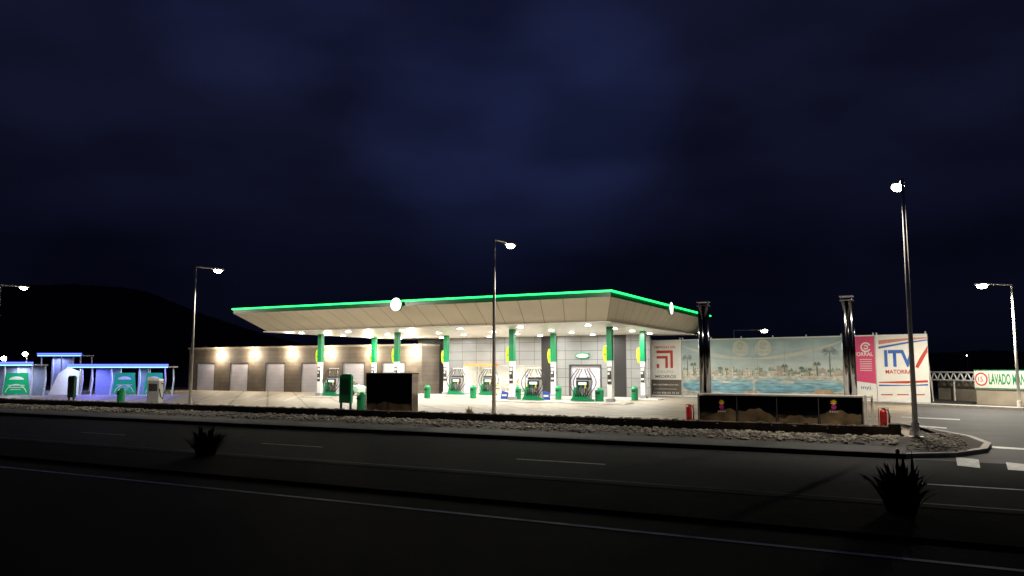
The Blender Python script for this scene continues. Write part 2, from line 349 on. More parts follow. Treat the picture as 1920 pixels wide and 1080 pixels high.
# ---------------------------------------------------------------- canopy
cn = thing('station_canopy', 'large flat fuel station canopy with slanted cream fascia and green neon edge', 'canopy', -30, 50)
def cv(s, t, z): return (s+30, t-50, z)
ts0, ts1, tt0, tt1 = -45.8, -15.4, 42.0, 66.6; bs0, bs1, bt0, bt1 = -44.9, -16.7, 44.8, 65.6; ZB, ZM, ZT = 5.2, 6.52, 6.86
MB().box(bs0+30-.3, bs1+30+.3, bt0-50-.3, bt1-50+.3, ZB, ZB+.06).build('ceiling', M['ceil'], cn)
tc4 = [(ts0,tt0),(ts1,tt0),(ts1,tt1),(ts0,tt1)]; bc4 = [(bs0,bt0),(bs1,bt0),(bs1,bt1),(bs0,bt1)]
bk = MB()
for i in range(4):
    j = (i+1)%4; o_ = .04
    bk.quad(cv(*bc4[i], ZB+o_), cv(*bc4[j], ZB+o_), cv(*tc4[j], ZM+o_), cv(*tc4[i], ZM+o_))
bk.build('fascia_backing', M['seam'], cn)
pn = MB()
for i, cnt in ((0, 20), (1, 16), (2, 20), (3, 16)):
    j = (i+1)%4
    b0, b1, t0, t1 = Vector(cv(*bc4[i], ZB)), Vector(cv(*bc4[j], ZB)), Vector(cv(*tc4[i], ZM)), Vector(cv(*tc4[j], ZM))
    for k in range(cnt):
        g = .013; a, b = (k+g)/cnt, (k+1-g)/cnt
        pn.quad(b0.lerp(b1,a), b0.lerp(b1,b), t0.lerp(t1,b), t0.lerp(t1,a))
pn.build('fascia_panels', M['cream'], cn)
gb = MB(); gb.box(ts0+30, ts1+30, tt0-50, tt0-50+.12, ZM, ZT); gb.box(ts0+30, ts1+30, tt1-50-.12, tt1-50, ZM, ZT)
gb.box(ts0+30, ts0+30.12, tt0-50+.12, tt1-50-.12, ZM, ZT); gb.box(ts1+30-.12, ts1+30, tt0-50+.12, tt1-50-.12, ZM, ZT); gb.build('edge_band', M['dgreen'], cn)
MB().box(ts0+30.12, ts1+30-.12, tt0-49.88, tt1-50.12, ZM+.2, ZM+.27).build('roof_deck', M['grey'], cn)
ne = MB(); a, b = ZT-.05, ZT+.05
ne.box(ts0+30-.08, ts1+30+.08, tt0-50-.10, tt0-50-.03, a, b); ne.box(ts1+30+.03, ts1+30+.10, tt0-50, tt1-50, a, b); ne.box(ts0+30-.10, ts0+30-.03, tt0-50, tt1-50, a, b)
ne.build('neon_strip', M['neon'], cn)
s, z = onT(744, 571, tt0-.1)
d = thing('round_sign', 'round glowing white sign on the front neon edge of the canopy', 'sign', s, tt0-.2, z)
MB().tube([(0,-.0,0),(0,.14,0)], .46, 24).build('housing', M['green'], d)
MB().disc(0, 0, -.004, .43, .43, 28).build('lit_face', M['disc'], d)
dd = ray(1259, 578); kk = (ts1+.15)/dd.dot(r_); pp = CAM+dd*kk
d = thingP('round_sign', 'round glowing white sign on the right hand neon edge of the canopy', 'sign', pp, ANG+R(90))
MB().tube([(0,0,0),(0,.14,0)], .46, 24).build('housing', M['green'], d); MB().disc(0, 0, -.004, .43, .43, 28).build('lit_face', M['disc'], d)

SC = [-43.8, -36.0, -25.8, -18.3]; ordn = ['leftmost', 'second', 'third', 'rightmost']
def column(s, t, label):
    o = thing('canopy_column', label, 'column', s, t, group='columns under the canopy')
    MB().box(-.26,.26,-.26,.26,.12,.35).build('base', M['grey'], o, .01)
    MB().box(-.17,.17,-.16,.16,.35,2.9).build('white_shaft', M['white'], o, .01)
    MB().box(-.19,.19,-.18,.18,2.9,5.2).build('green_shaft', M['green'], o, .01)
    MB().prism([(-.50,3.25),(-.42,2.85),(-.28,2.75),(-.195,2.85),(-.195,3.75),(-.30,3.95),(-.42,3.9),(-.50,3.65)], -.06, .06).build('flag_sign', M['lime'], o, .01)
    m_ = MB(); m_.box(-.42,-.27,-.068,-.062,3.3,3.36); m_.build('sign_mark', M['green'], o)
    p = MB().box(-.15,.15,-.18,-.162,1.3,2.5).build('notice_panel', M['dark'], o)
    m_ = MB(); m_.box(-.12,.12,-.186,-.182,2.2,2.42); m_.box(-.12,.02,-.186,-.182,1.95,2.1); m_.box(-.12,.12,-.186,-.182,1.5,1.62); m_.build('notice_print', M['whitep'], p)
for i, s in enumerate(SC): column(s, 49.6, ordn[i]+' green and white column of the front row under the canopy')
for i, s in enumerate(SC): column(s, 56.8, ordn[i]+' green and white column of the back row under the canopy')
def island(s0, s1, t, label):
    o = thing('pump_island', label, 'kerb island', (s0+s1)/2, t, group='pump islands')
    hw = (s1-s0)/2; MB().box(-hw,hw,-.7,.7,0,.13).build('deck', M['kerb'], o, .03)
    MB().box(-hw-.05,hw+.05,-.75,.75,0,.1).build('kerb_edge', M['white'], o, .03)
island(-45,-34.8,49.6,'raised kerb island below the left half of the front columns'); island(-27.2,-17,49.6,'raised kerb island below the right half of the front columns')
island(-45,-30.3,56.8,'raised kerb island below the left half of the back columns'); island(-27.2,-17,56.8,'raised kerb island below the right half of the back columns')
emi_scr = emi('pump_screen_face', (.6, .75, .7), .8, False)
def pump(s, t, label, g='fuel dispensers on the islands'):
    o = thing('fuel_dispenser', label, 'fuel pump', s, t, .13, group=g)
    MB().box(-.55,.55,-.28,.28,0,.12).build('plinth', M['grey'], o)
    MB().box(-.5,.5,-.25,.25,.12,1.45).build('body', M['grey'], o, .03)
    MB().prism([(-.9,.02),(.9,.02),(.85,.12),(.45,.22),(-.1,.5),(-.5,.95),(-.62,.95),(-.75,.3)], -.31, -.255).build('green_skirt', M['green'], o)
    hd = MB().box(-.46,.46,-.29,-.252,.98,1.4).build('display', M['black'], o)
    MB().box(-.3,.3,-.296,-.292,1.12,1.3).build('screen', emi_scr, hd)
    MB().box(-.5,.5,-.2,.2,1.45,1.62).build('head', M['dark'], o, .02)
    ms = MB(); ms.tube([(-.42,0,1.6),(-.42,0,2.25)], .03); ms.tube([(.42,0,1.6),(.42,0,2.25)], .03); ms.box(-.5,.5,-.05,.05,2.2,2.27); ms.build('hose_mast', M['galv'], o)
    for k in range(6):
        x0 = -.45+.18*k; sw = .28*(-1 if k < 3 else 1)*(1+.35*abs(k-2.5))
        pts = [(x0,-.06,2.22)]
        for q in range(1, 11):
            a = q/10; pts.append((x0+sw*math.sin(a*math.pi)**1.3, -.08-.26*a, 2.22-1.9*a))
        pts += [(x0*.9,-.36,.42),(x0*.85,-.35,.95)]
        h = MB().tube(pts, .030, 6).build('hose', M['black'], o, smooth=True)
        MB().prism([(x0*.85-.04,.9),(x0*.85+.04,.9),(x0*.85+.05,1.1),(x0*.85-.02,1.12)], -.39,-.33).build('nozzle', M['yellow'] if k == 4 else (M['black'] if k%2 else M['green']), h)
for px, t, lb in [(1095,49.6,'fuel pump with looped black hoses left of the rightmost front column'), (1003,49.6,'fuel pump with looped black hoses right of the third front column'),
                  (858,56.8,'fuel pump with looped black hoses just right of the second back column'), (918,56.8,'fuel pump with looped black hoses in front of the left shop window'), (625,49.6,'fuel pump next to the leftmost front column')]:
    s, _ = onT(px, 735, t); pump(s, t, lb)
for px, t, lb in [(946,51.3,'small blue and white notice board left of the third front column'),(1024,51.3,'small blue and white notice board right of the middle pump')]:
    s, _ = onT(px, 745, t); o = thing('notice_stand', lb, 'sign', s, t, group='blue notice boards')
    MB().prism([(-.34,.08),(.34,.08),(.28,.6),(-.22,.7)], -.03, .03).build('panel', M['bluepaint'], o); MB().box(-.2,.2,-.036,-.032,.3,.45).build('print', M['whitep'], o); MB().box(-.3,-.22,-.12,.12,0,.08).build('foot', M['dark'], o); MB().box(.22,.3,-.12,.12,0,.08).build('foot', M['dark'], o)
def bin_(px, py, label, h=1.05, r=.27, g='green litter bins'):
    p = G(px, py); o = thingP('litter_bin', label, 'bin', p, ANG, g)
    MB().cyl(0,0,.02,h*.78,r,20).build('body', M['green'], o)
    l = MB(); l.cyl(0,0,h*.78,h*.84,r*1.06,20); l.cyl(0,0,h*.84,h,r*.98,20,r*.5); l.build('lid', M['green'], o)
    MB().box(-.13,.13,-r-.01,-r+.08,h*.6,h*.72).build('opening', M['black'], o)
for px, py, lb in [(801,747,'green litter bin left of the second back column'),(887,747,'green litter bin between the two left pumps at the shop'),(971,752,'green litter bin just right of the third front column'),
        (1047,749,'green litter bin beside the third back column'),(1124,756,'wide green litter bin left of the rightmost front column'),(1190,751,'green litter bin between the two rightmost columns'),
        (677,770,'green litter bin between the green panel and the black cabinet'),(226,757,'green litter bin left of the grey vacuum unit')]:
    bin_(px, py, lb, r=.3 if px == 1124 else .25)
for i, s in enumerate([-43, -38.3, -33.3, -28.3, -23.5, -18.6]):
    for j, t in enumerate([46.4, 51.4, 55.2, 59.6]):
        o = thing('ceiling_light', 'small lit round downlight in the white canopy ceiling', 'ceiling light', s, t, 5.2, group='downlights in the canopy ceiling')
        MB().cyl(0,0,-.05,.0,.26,20).build('housing', M['white'], o); MB().cyl(0,0,-.075,-.052,.19,20).build('diffuser', M['lampc'], o)
        light('AREA', 'downlight', W(s, t, 5.1), 285 if t < 58 else 300, (1, .975, .90), .4, W(s, t, 0))

# ---------------------------------------------------------------- shop
T0 = 62.0
sh = thing('station_shop', 'pale tiled shop building under the back of the canopy', 'building', -30, T0)
def X(px, py=710): return onT(px, py, T0)[0]+30
def Z(py, px=980): return onT(px, py, T0)[1]
w0, w1, zt = X(868), X(1016), Z(684, 950)
MB().box(X(783), X(838), 0, .3, 0, 5.2).build('dark_cladding', M['tiled'], sh)
MB().box(X(838)+.003, w0, -.04, .3, 0, 5.19).build('wall_pier', M['tilew'], sh)
MB().box(w0, w1, -.04, .3, zt, 5.19).build('wall_upper', M['tilew'], sh)
MB().box(w1+.003, X(1045)-.003, -.1, .3, 0, 5.2).build('dark_pilaster', M['tiled'], sh)
d0, d1, dz = X(1070), X(1126), Z(686, 1100)
XR = X(1219)
MB().box(X(1045), d0, -.04, .3, 0, 5.19).box(d0, d1, -.04, .3, dz, 5.19).box(d1, X(1152), -.04, .3, 0, 5.19).build('wall', M['tilew'], sh)
MB().box(X(1152)+.003, X(1175), -.06, .3, 0, 5.2).build('dark_pilaster', M['tiled'], sh)
MB().box(X(1175)+.003, XR, -.04, .3, 0, 5.19).build('wall', M['tilew'], sh)
dr = MB().box(d0, d1, .1, .16, 0, dz).build('roller_door', M['shutter'], sh)
fr = MB(); fr.box(d0-.12, d0, -.08, .1, 0, dz+.12); fr.box(d1, d1+.12, -.08, .1, 0, dz+.12); fr.box(d0, d1, -.08, .1, dz, dz+.12); fr.build('door_frame', M['dark'], dr)
fm = MB(); nwin = 5
for i in range(nwin+1):
    x = w0+(w1-w0)*i/nwin; fm.box(x-.04, x+.04, -.02, .08, 0, zt)
fm.box(w0, w1, -.025, .085, zt-.1, zt); fm.box(w0, w1, -.025, .085, 0, .14); fm.build('window_frame', M['grey'], sh)
MB().box(X(878), X(935), -.75, -.05, zt-.12, zt+.1).build('awning', M['orange'], sh)
ir = MB(); ir.quad((w0-2,7,0),(w1+2,7,0),(w1+2,7,3.2),(w0-2,7,3.2)); ir.quad((w0-2,.31,3.2),(w1+2,.31,3.2),(w1+2,7,3.2),(w0-2,7,3.2)); ir.quad((w0-2,.31,0),(w0-2,7,0),(w0-2,7,3.2),(w0-2,.31,3.2)); ir.quad((w1+2,.31,0),(w1+2,7,0),(w1+2,7,3.2),(w1+2,.31,3.2)); ir.quad((w0-2,.31,.02),(w1+2,.31,.02),(w1+2,7,.02),(w0-2,7,.02))
ir.build('interior_room', M['white'], sh)
MB().box(X(783), X(1045), .3, 9, 5.1, 5.18).build('roof', M['grey'], sh)
sd = MB(); sd.box(X(783), X(783)+.3, .301, 9, 0, 5.1); sd.build('side_wall', M['render'], sh)
for k in range(3): light('AREA', 'shop_light', W(-30+w0+(w1-w0)*(.2+.3*k), T0+1.6, 3.05), 420, (1, .92, .76), 1.4, W(-30+w0+(w1-w0)*(.2+.3*k), T0+1.6, 0))
pc = [mat('product_'+n, c, .5) for n, c in [('red', (.45,.10,.06)), ('yellow', (.6,.45,.15)), ('green', (.15,.32,.15)), ('blue', (.14,.22,.38)), ('orange', (.6,.28,.1)), ('white', (.7,.7,.66)), ('cream', (.6,.55,.42)), ('grey', (.2,.19,.17)), ('dark', (.06,.05,.05))]]
for k in range(4):
    x = w0+.9+(w1-w0-1.8)*k/3; o = thing('display_shelf', ['leftmost','second','third','rightmost'][k]+' shelf of goods behind the bright shop window', 'shelf', -30+x, T0+4.2, .02, group='goods shelves in the shop')
    f = MB(); f.box(-.7,.7,.3,.34,0,1.7)
    for q in range(4): f.box(-.7,.7,-.2,.3,.1+q*.42,.13+q*.42)
    f.build('rack', M['white'], o)
    for q in range(4):
        xx = -.66
        while xx < .5:
            ww = random.uniform(.1,.28)
            MB().box(xx,xx+ww,-.18,.1,.131+q*.42,.131+q*.42+random.uniform(.15,.34)).build('goods', pc[random.randrange(9)], o); xx += ww+.03
s, z = onT(1092, 667, T0-.2)
o = thing('oval_sign', 'lit white and green oval sign on the tiled shop wall above the shutter', 'sign', s, T0-.2, z)
MB().disc(0,0,0,.68,.24,28).build('green_face', emi('green_sign_face', (.0,.25,.07), .6, False), o)
MB().disc(0,0,-.006,.52,.13,28).build('lit_face', M['disc'], o); MB().box(-.6,.6,.004,.15,-.18,.18).build('housing', M['dark'], o)
MB().box(-.35,.35,-.012,-.008,-.03,.03).build('lettering_bar', M['green'], o)

# ---------------------------------------------------------------- garage block
TG = 59.0
gsx = lambda px, py=720: onT(px, py, TG)[0]
g0, g1 = gsx(353), gsx(790)
gr = thing('garage_building', 'low stone clad garage block with grey shutters left of the shop', 'building', g0, TG)
Lg = g1-g0
lamps = [gsx(px, 665)-g0 for px in (414,476,547,618,696,776)]
doors = []
for i, px in enumerate((385,447,515,583,662,737)):
    c = gsx(px)-g0; doors.append((c-1.35, c+1.35, 2.95))
wb = MB(); x = 0
for a, b, z in doors:
    wb.box(x, a, 0, .3, 0, 4.45); wb.box(a, b, 0, .3, z, 4.45); x = b
wb.box(x, Lg, 0, .3, 0, 4.45); wb.box(0,.3,.301,7,0,4.45); wb.box(Lg-.3,Lg,.301,7,0,4.45); wb.build('wall', M['garage'], gr)
MB().box(-.1, Lg+.05, -.12, 7, 4.451, 4.62).build('parapet', M['render'], gr)
for i, (a, b, z) in enumerate(doors):
    MB().box(a+.05, b-.05, .06, .1, 0, z-.05).build('roller_shutter', M['shutter'], gr)
    f = MB(); f.box(a, a+.06, -.02, .25, 0, z); f.box(b-.06, b, -.02, .25, 0, z); f.box(a+.06, b-.06, -.02, .25, z-.06, z); f.build('door_frame', M['dark'], gr)
on = ['leftmost','second','third','fourth','fifth','rightmost']
for i, x in enumerate(lamps):
    o = thing('wall_lamp', on[i]+' of the six lit lamps along the garage wall', 'wall lamp', g0+x, TG, 3.75, group='lamps on the garage wall')
    MB().box(-.1,.1,-.08,-.003,-.15,.15).build('bracket', M['dark'], o); MB().ell((0,-.22,.0),(.26,.18,.26)).build('globe', M['lampw'], o, smooth=True)
    light('POINT', 'wall_lamp_light', W(g0+x, TG-.6, 3.75), 620, (1, .84, .62), .12)

# ---------------------------------------------------------------- street lamps
def street_lamp(p, h, label, rot=0, arm=1.6, power=2700, col=(1,.92,.78), spot=True, tilt=2.3, lens=1.0, angle=162):
    o = thingP('street_lamp', label, 'street lamp', p, ANG+rot, 'street lamps')
    b = MB(); b.box(-.22,.22,-.22,.22,0,.04); b.cyl(0,0,.04,.5,.12,12); b.build('base', M['galv'], o)
    MB().tube([(0,0,.0),(0,0,h)], .09, 12, .05).build('pole', M['galv'], o, smooth=True)
    MB().tube([(0,-.05,h-.03),(0,arm-.35,h+.02)], .04, 8).build('arm', M['galv'], o)
    hd = MB().box(-.16,.16,arm-.4,arm+.35,h-.05,h+.07).build('lamp_head', M['galv'], o, .03)
    MB().ell((0,arm,h-.08),(.17*lens,.25*lens,.13*lens)).build('lens', M['lampw'], hd, smooth=True)
    if spot:
        q = Matrix.Rotation(ANG+rot, 3, 'Z') @ Vector((0, arm, 0)); pos = Vector(p)+q+Vector((0,0,h-.3))
        light('SPOT', 'street_lamp_light', pos, power, col, .15, pos+Vector((0,0,-5))+q.normalized()*tilt, angle, .35)
def lampST(px, t): 
    s, _ = onT(px, 740, t); return W(s, t, 0)
street_lamp(lampST(357,30.6), 8.25, 'tall street lamp standing left of the garage block behind the low wall')
street_lamp(lampST(926,30.6), 8.3, 'tall street lamp in front of the middle of the canopy')
street_lamp(lampST(-14,30.6), 8.15, 'street lamp whose head and arm enter at the left picture edge')
street_lamp(W(-.05,28.95,.12), 8.72, 'tallest street lamp standing on the kerbed traffic island', rot=R(9), arm=.95, lens=1.2, power=3200)
street_lamp(G(1912,768), 7.3, 'street lamp near the right edge with its arm pointing left', rot=R(118), arm=1.75, power=7500, tilt=.3, lens=1.25, angle=170)
pf = CAM+ray(1378,690)*(75/F); pf.z = 0
street_lamp(pf, 6.1, 'far street lamp showing above the pool hoarding', rot=R(-62), arm=3.0, power=300, lens=1.3)
pf = CAM+ray(1815,690)*(240/F); pf.z = 0
street_lamp(pf, 6.4, 'tiny distant lit lamp at the far right on the dark hillside', spot=False)
# ---------------------------------------------------------------- black cabinet and enclosure
TB = 31.2
def reflection_sheet(hw, z, par, seed, zmax, base, spans):  # sheets cut and coloured to imitate stones mirrored in the polished steel
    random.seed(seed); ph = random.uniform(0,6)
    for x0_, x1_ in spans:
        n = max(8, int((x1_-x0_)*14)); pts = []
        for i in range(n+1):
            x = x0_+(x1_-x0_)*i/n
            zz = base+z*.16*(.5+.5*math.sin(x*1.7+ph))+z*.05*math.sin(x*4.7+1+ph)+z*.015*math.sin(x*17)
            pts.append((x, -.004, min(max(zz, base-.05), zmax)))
        MB().add(pts+[(x1_,-.004,.14),(x0_,-.004,.14)], [tuple(range(n+3))]).build('painted_reflection', M['rockrefl'], par)
def cab(px0, px1, pyt, t, name, label, cat):
    s0, _ = onT(px0, 745, t); s1, z = onT(px1, 745, t); z = onT((px0+px1)/2, pyt, t)[1]
    o = thing(name, label, cat, (s0+s1)/2, t); return o, (s1-s0)/2, z
o, hw, z = cab(686,772,699,31.4,'service_cabinet','tall polished black cabinet standing behind the low wall left of centre','cabinet')
MB().box(-hw,hw,.03,.55,.05,z-.06).build('body', M['blackgl'], o)
for k in (-1, 1): MB().box(-hw+.02 if k<0 else .012, -.012 if k<0 else hw-.02, .0,.026,.1,z-.1).build('door', M['blackgl'], o, .004)
MB().box(-hw-.03,hw+.03,-.02,.58,z-.058,z).build('top', M['dark'], o); reflection_sheet(hw, z*.5, o, 3, z*.45, .52, [(-hw+.06,-.03),(.03,hw-.06)])
MB().box(-hw-.025,-hw-.003,-.015,.02,.05,z-.06).box(hw+.003,hw+.025,-.015,.02,.05,z-.06).box(-.010,.010,-.014,-.006,.1,z-.1).build('edge_trim', M['flue'], o)
o, hw, z = cab(1310,1616,740,TB,'chimney_enclosure','long low polished black enclosure carrying two tall flues','enclosure')
MB().box(-hw,hw,.03,1.2,.05,z-.07).build('body', M['blackgl'], o)
spans = []
for k in range(4):
    a = -hw+2*hw*k/4; MB().box(a+.012, a+2*hw/4-.012, 0,.026,.1,z-.1).build('front_panel', M['blackgl'], o, .004); spans.append((a+.05, a+2*hw/4-.05))
    if k: MB().box(a-.010,a+.010,-.014,-.008,.1,z-.1).build('panel_joint', M['steel'], o)
reflection_sheet(hw, z*1.3, o, 5, z-.24, .52, spans)
MB().box(-hw-.04,hw+.04,-.03,1.25,z-.05,z).build('top_rim', M['galv'], o)
MB().box(-hw-.04,-hw-.003,-.03,.03,.0,z-.051).box(hw+.003,hw+.04,-.03,.03,.0,z-.051).build('end_trim', M['steel'], o)
ps = MB(); ps.box(hw+.06,hw+.16,0,.1,0,z+.02); ps.box(hw+.28,hw+.36,.2,.28,0,z+.02); ps.box(hw+.06,hw+.36,.1,.2,z-.08,z-.02); ps.build('end_post', M['galv'], o)
for px, lb in ((1323,'left'),(1595,'right')):
    s, _ = onT(px, 735, TB+.6); x = s-(o.location.dot(r_))
    fl = MB(); fl.cyl(x-.115,.6,z,4.95,.12,20); fl.cyl(x+.115,.6,z,4.95,.12,20); f = fl.build('flue', M['flue'], o, smooth=True)
    c = MB(); c.box(x-.24,x+.24,.4,.8,4.95,4.98); c.box(x-.19,x-.17,.45,.75,4.98,5.1); c.box(x+.17,x+.19,.45,.75,4.98,5.1); c.box(x-.25,x+.25,.38,.82,5.1,5.13); c.build('flue_cap', M['steel'], f)
for px in (1353,1563):
    s, zz = onT(px, 757, TB); x = s-(o.location.dot(r_))
    em = MB()
    em.add([(x+(.13 if i%2 else .07)*math.cos(i*math.pi/8), -.010, zz+.05+(.13 if i%2 else .07)*math.sin(i*math.pi/8)) for i in range(16)], [tuple(range(16))]).build('splash_emblem', M['yellow'], o)
    MB().disc(x, zz-.12, -.014, .09, .09, 20).build('round_emblem', M['magenta'], o)
    for i in range(4): MB().disc(x-.12+.08*i, zz-.3, -.012, .028, .028, 10).build('dot_mark', M['whitep'], o)
    MB().disc(x-.05, zz+.1, -.016, .03,.03,10).build('emblem_dot', M['redp'], o)
def exting(px, t, label):
    s, _ = onT(px, 775, t); o = thing('fire_extinguisher', label, 'fire extinguisher', s, t, group='wheeled fire extinguishers'); o.scale = (.8,.8,.84)
    MB().cyl(0,0,.15,.95,.15,18).ell((0,0,.95),(.15,.15,.12)).build('tank', M['red'], o)
    MB().cyl(0,0,1.03,1.12,.04,10).box(-.09,.09,-.02,.02,1.10,1.14).build('valve', M['steel'], o)
    MB().tube([(.03,-.02,1.08),(.2,-.08,1.05),(.27,-.1,.8),(.24,-.12,.45),(.12,-.17,.35),(.02,-.2,.55)], .03, 8).build('hose', M['black'], o)
    MB().tube([(-.2,.18,.1),(-.2,.2,1.12),(.2,.2,1.12),(.2,.18,.1)], .018, 8).build('handle_frame', M['red'], o)
    for k in (-1,1):
        MB().tube([(k*.24,.16,.15),(k*.29,.16,.15)], .14, 16).build('wheel', M['black'], o)
exting(1292, 31, 'red wheeled extinguisher left of the black enclosure'); exting(1656, 31.2, 'red wheeled extinguisher right of the black enclosure')

p = G(648, 775); o = thingP('service_kiosk', 'tall green panel unit on legs left of the black cabinet', 'service point', p, ANG, 'green panel units')
MB().box(-.4,.4,-.1,.1,.55,1.95).prism([(-.4,1.951),(.4,1.951),(.25,2.08),(-.25,2.08)],-.1,.1).build('housing', M['green'], o, .02)
MB().box(-.36,-.28,-.05,.05,0,.55).build('leg', M['dark'], o); MB().box(.28,.36,-.05,.05,0,.55).build('leg', M['dark'], o); MB().box(-.3,.3,-.108,-.103,1.0,1.8).build('face_plate', M['dgreen'], o)
p = G(133, 760); o = thingP('service_kiosk', 'dark green panel unit standing left of the car wash bays', 'service point', p, ANG, 'green panel units')
MB().box(-.33,.33,-.1,.1,.5,1.8).prism([(-.33,1.801),(.33,1.801),(.2,1.9),(-.2,1.9)],-.1,.1).build('housing', M['dgreen'], o, .02); MB().box(-.28,-.2,-.05,.05,0,.5).build('leg', M['dark'], o); MB().box(.2,.28,-.05,.05,0,.5).build('leg', M['dark'], o); MB().box(-.26,.26,-.108,-.103,.8,1.65).build('face_plate', M['dark'], o)
p = G(290, 757); o = thingP('vacuum_unit', 'pale grey vacuum unit with black hose near the car wash', 'vacuum', p, R(-5))
MB().box(-.42,.42,-.3,.3,.0,1.55).build('cabinet', M['grey'], o, .04); MB().prism([(-.42,1.551),(.42,1.551),(.42,1.65),(-.42,1.8)],-.3,.3).build('hood', M['white'], o, .01)
MB().box(-.3,.3,-.31,-.303,.85,1.35).build('control_panel', M['dark'], o); MB().tube([(.42,0,1.4),(.62,-.05,1.3),(.7,-.1,.8),(.62,-.15,.3),(.5,-.2,.5),(.46,-.3,1.0)], .035, 8).build('hose', M['black'], o)

# ---------------------------------------------------------------- car wash
def PY(px, py, Y):   # point on the plane y = Y
    d = ray(px, py); return CAM+d*(Y/d.y)
blueback = mat('blue_tinted_wall', (.16, .17, .3), .6, var=.15)
gban = emi('green_lit_banner', (.0, .20, .08), .55, False)
def wash(label, Y, pxa, pxb, pyr, pcs, depth, banners, side=()):
    a, b = PY(pxa,710,Y).x, PY(pxb,710,Y).x; z = PY((pxa+pxb)/2, pyr, Y).z; c = (a+b)/2; hw = (b-a)/2
    o = thingP('car_wash_bay', label, 'car wash', Vector((c, Y, 0)), 0, 'car wash bays')
    MB().box(-hw,hw,0,depth,z-.2,z-.08).build('roof', M['grey'], o, .02)
    MB().box(-hw-.03,hw+.03,-.08,-.005,z-.04,z+.10).build('neon_strip', M['bneon'], o)
    MB().box(-hw,hw,-.04,-.003,z-.24,z-.045).build('sign_board', M['bwhite'], o)
    MB().box(-hw,hw,-.06,-.043,z-.20,z-.12).build('light_strip', M['cyneon'], o)
    for px in pcs:
        x = PY(px,710,Y).x-c
        for y0 in (.1, depth-.25):
            MB().prism([(x-.04,0),(x+.06,0),(x+.2,z*.5),(x+.10,z-.25),(x+.02,z-.25),(x+.1,z*.5)], y0, y0+.12).build('post', M['whitew'], o, .01)
    for pa, pb, m_ in side:
        x0, x1 = PY(pa,710,Y).x-c, PY(pb,710,Y).x-c
        MB().box(x0,x1,depth-.15,depth,0,z-.25).build('back_wall', M[m_] if m_ in M else blueback, o)
    for pa, pb, pt, pbm in banners:
        x0, x1 = PY(pa,710,Y).x-c, PY(pb,710,Y).x-c; z1, z0 = PY((pa+pb)/2, pt, Y).z, PY((pa+pb)/2, pbm, Y).z; cx = (x0+x1)/2; ww = x1-x0
        bn = MB().prism([(x0+.2,z1),(x1-.2,z1),(x1,z0),(x0,z0)], .02, .05).build('banner', gban, o)
        MB().add([(cx+ww*.28*math.cos(i*math.pi/10), .012, z0+(z1-z0)*.68+(z1-z0)*.15*math.sin(i*math.pi/10)) for i in range(11)], [tuple(range(11))]).build('banner_print', M['pale'], bn)
        MB().ring(cx, z0-.1, .008, ww*.42, .05, 16, .25, math.pi-.25).build('banner_arc', M['whitep'], bn)
        for q in range(3): MB().box(cx-ww*(.32-.05*q),cx+ww*(.32-.07*q),.006,.012,z0+(z1-z0)*(.40-.1*q),z0+(z1-z0)*(.43-.1*q)).build('banner_line', M['pale'], bn)
    return c, z
Yw = 68
c, z = wash('row of wash bays with a blue neon roof edge and two green banners', Yw, 126, 314, 685, (150,205,258,306), 2.0, [(211,256,699,738),(270,308,699,738)], [(158,206,'x'),(240,262,'x')])
for px, pw_, cl in ((172,150,(.20,.22,1)),(232,80,(.5,.75,1)),(292,80,(.5,.8,1))): 
    q = PY(px,700,Yw+.9); q.z = z-.35; light('AREA','bay_light',q,pw_,cl,1.0,(q.x,q.y,0))
for px, pw_ in ((180,190),(245,110),(300,110)):
    q = PY(px,700,Yw-.9); q.z = z-.05; light('AREA','neon_spill_light',q,pw_,(.10,.11,1),1.6,(q.x,q.y-.5,0))
c, z = wash('taller wash bay with blue neon roof left of the neon lit row', 80, 68, 150, 664, (72,110,146), 2.5, [], [(70,112,'x')])
q = PY(100,700,81.4); q.z = z-.4; light('AREA','bay_light',q,140,(.5,.6,1),1.5,(q.x,q.y,0)); q = PY(110,700,78); q.z = z-.1; light('AREA','neon_spill_light',q,110,(.2,.22,1),1.5,(q.x,q.y,0))
c, z = wash('wash bay with a large green banner at the left picture edge', 66, -70, 60, 681, (-66,4,56), 2.2, [(6,56,699,739)], [(-60,56,'x')])
q = PY(30,700,67.2); q.z = z-.35; light('AREA','bay_light',q,120,(.8,.9,1),1.2,(q.x,q.y,0)); q = PY(20,700,64.5); q.z = z; light('AREA','bay_light',q,110,(.7,.8,1),1.,(q.x,q.y,0))
q = PY(92,710,70); q.z = 0; x1 = PY(149,710,70).x-q.x; o = thingP('white_screen', 'slanted white screen wall between the wash bays', 'screen', q, 0)
MB().prism([(0,0),(x1,0),(x1,2.1),(x1*.6,2.5),(x1*.3,1.9)], 0, .12).build('panel', M['white'], o, .01); MB().box(x1+.003,x1+.12,-.05,.17,0,2.3).build('edge_post', M['steel'], o)
q = PY(120,700,68.5); q.z = 2.7; light('AREA','screen_light',q,60,(.6,.7,1),1,(q.x,q.y+1.5,1))
for px, py, k in [(8,672,0),(48,664,1)]:
    q = PY(px, py, 72); z = q.z; q.z = 0; o = thingP('floodlight', ['left','right'][k]+' warm floodlight on a pole above the leftmost wash bay', 'floodlight', q, 0, 'floodlights over the wash')
    MB().tube([(0,.2,0),(0,.2,z)], .05).build('pole', M['galv'], o); h = MB().box(-.22,.22,-.05,.2,z-.16,z+.16).build('lamp_head', M['dark'], o); MB().ell((0,-.07,z),(.26,.08,.2)).build('lens', M['lampw'], h)

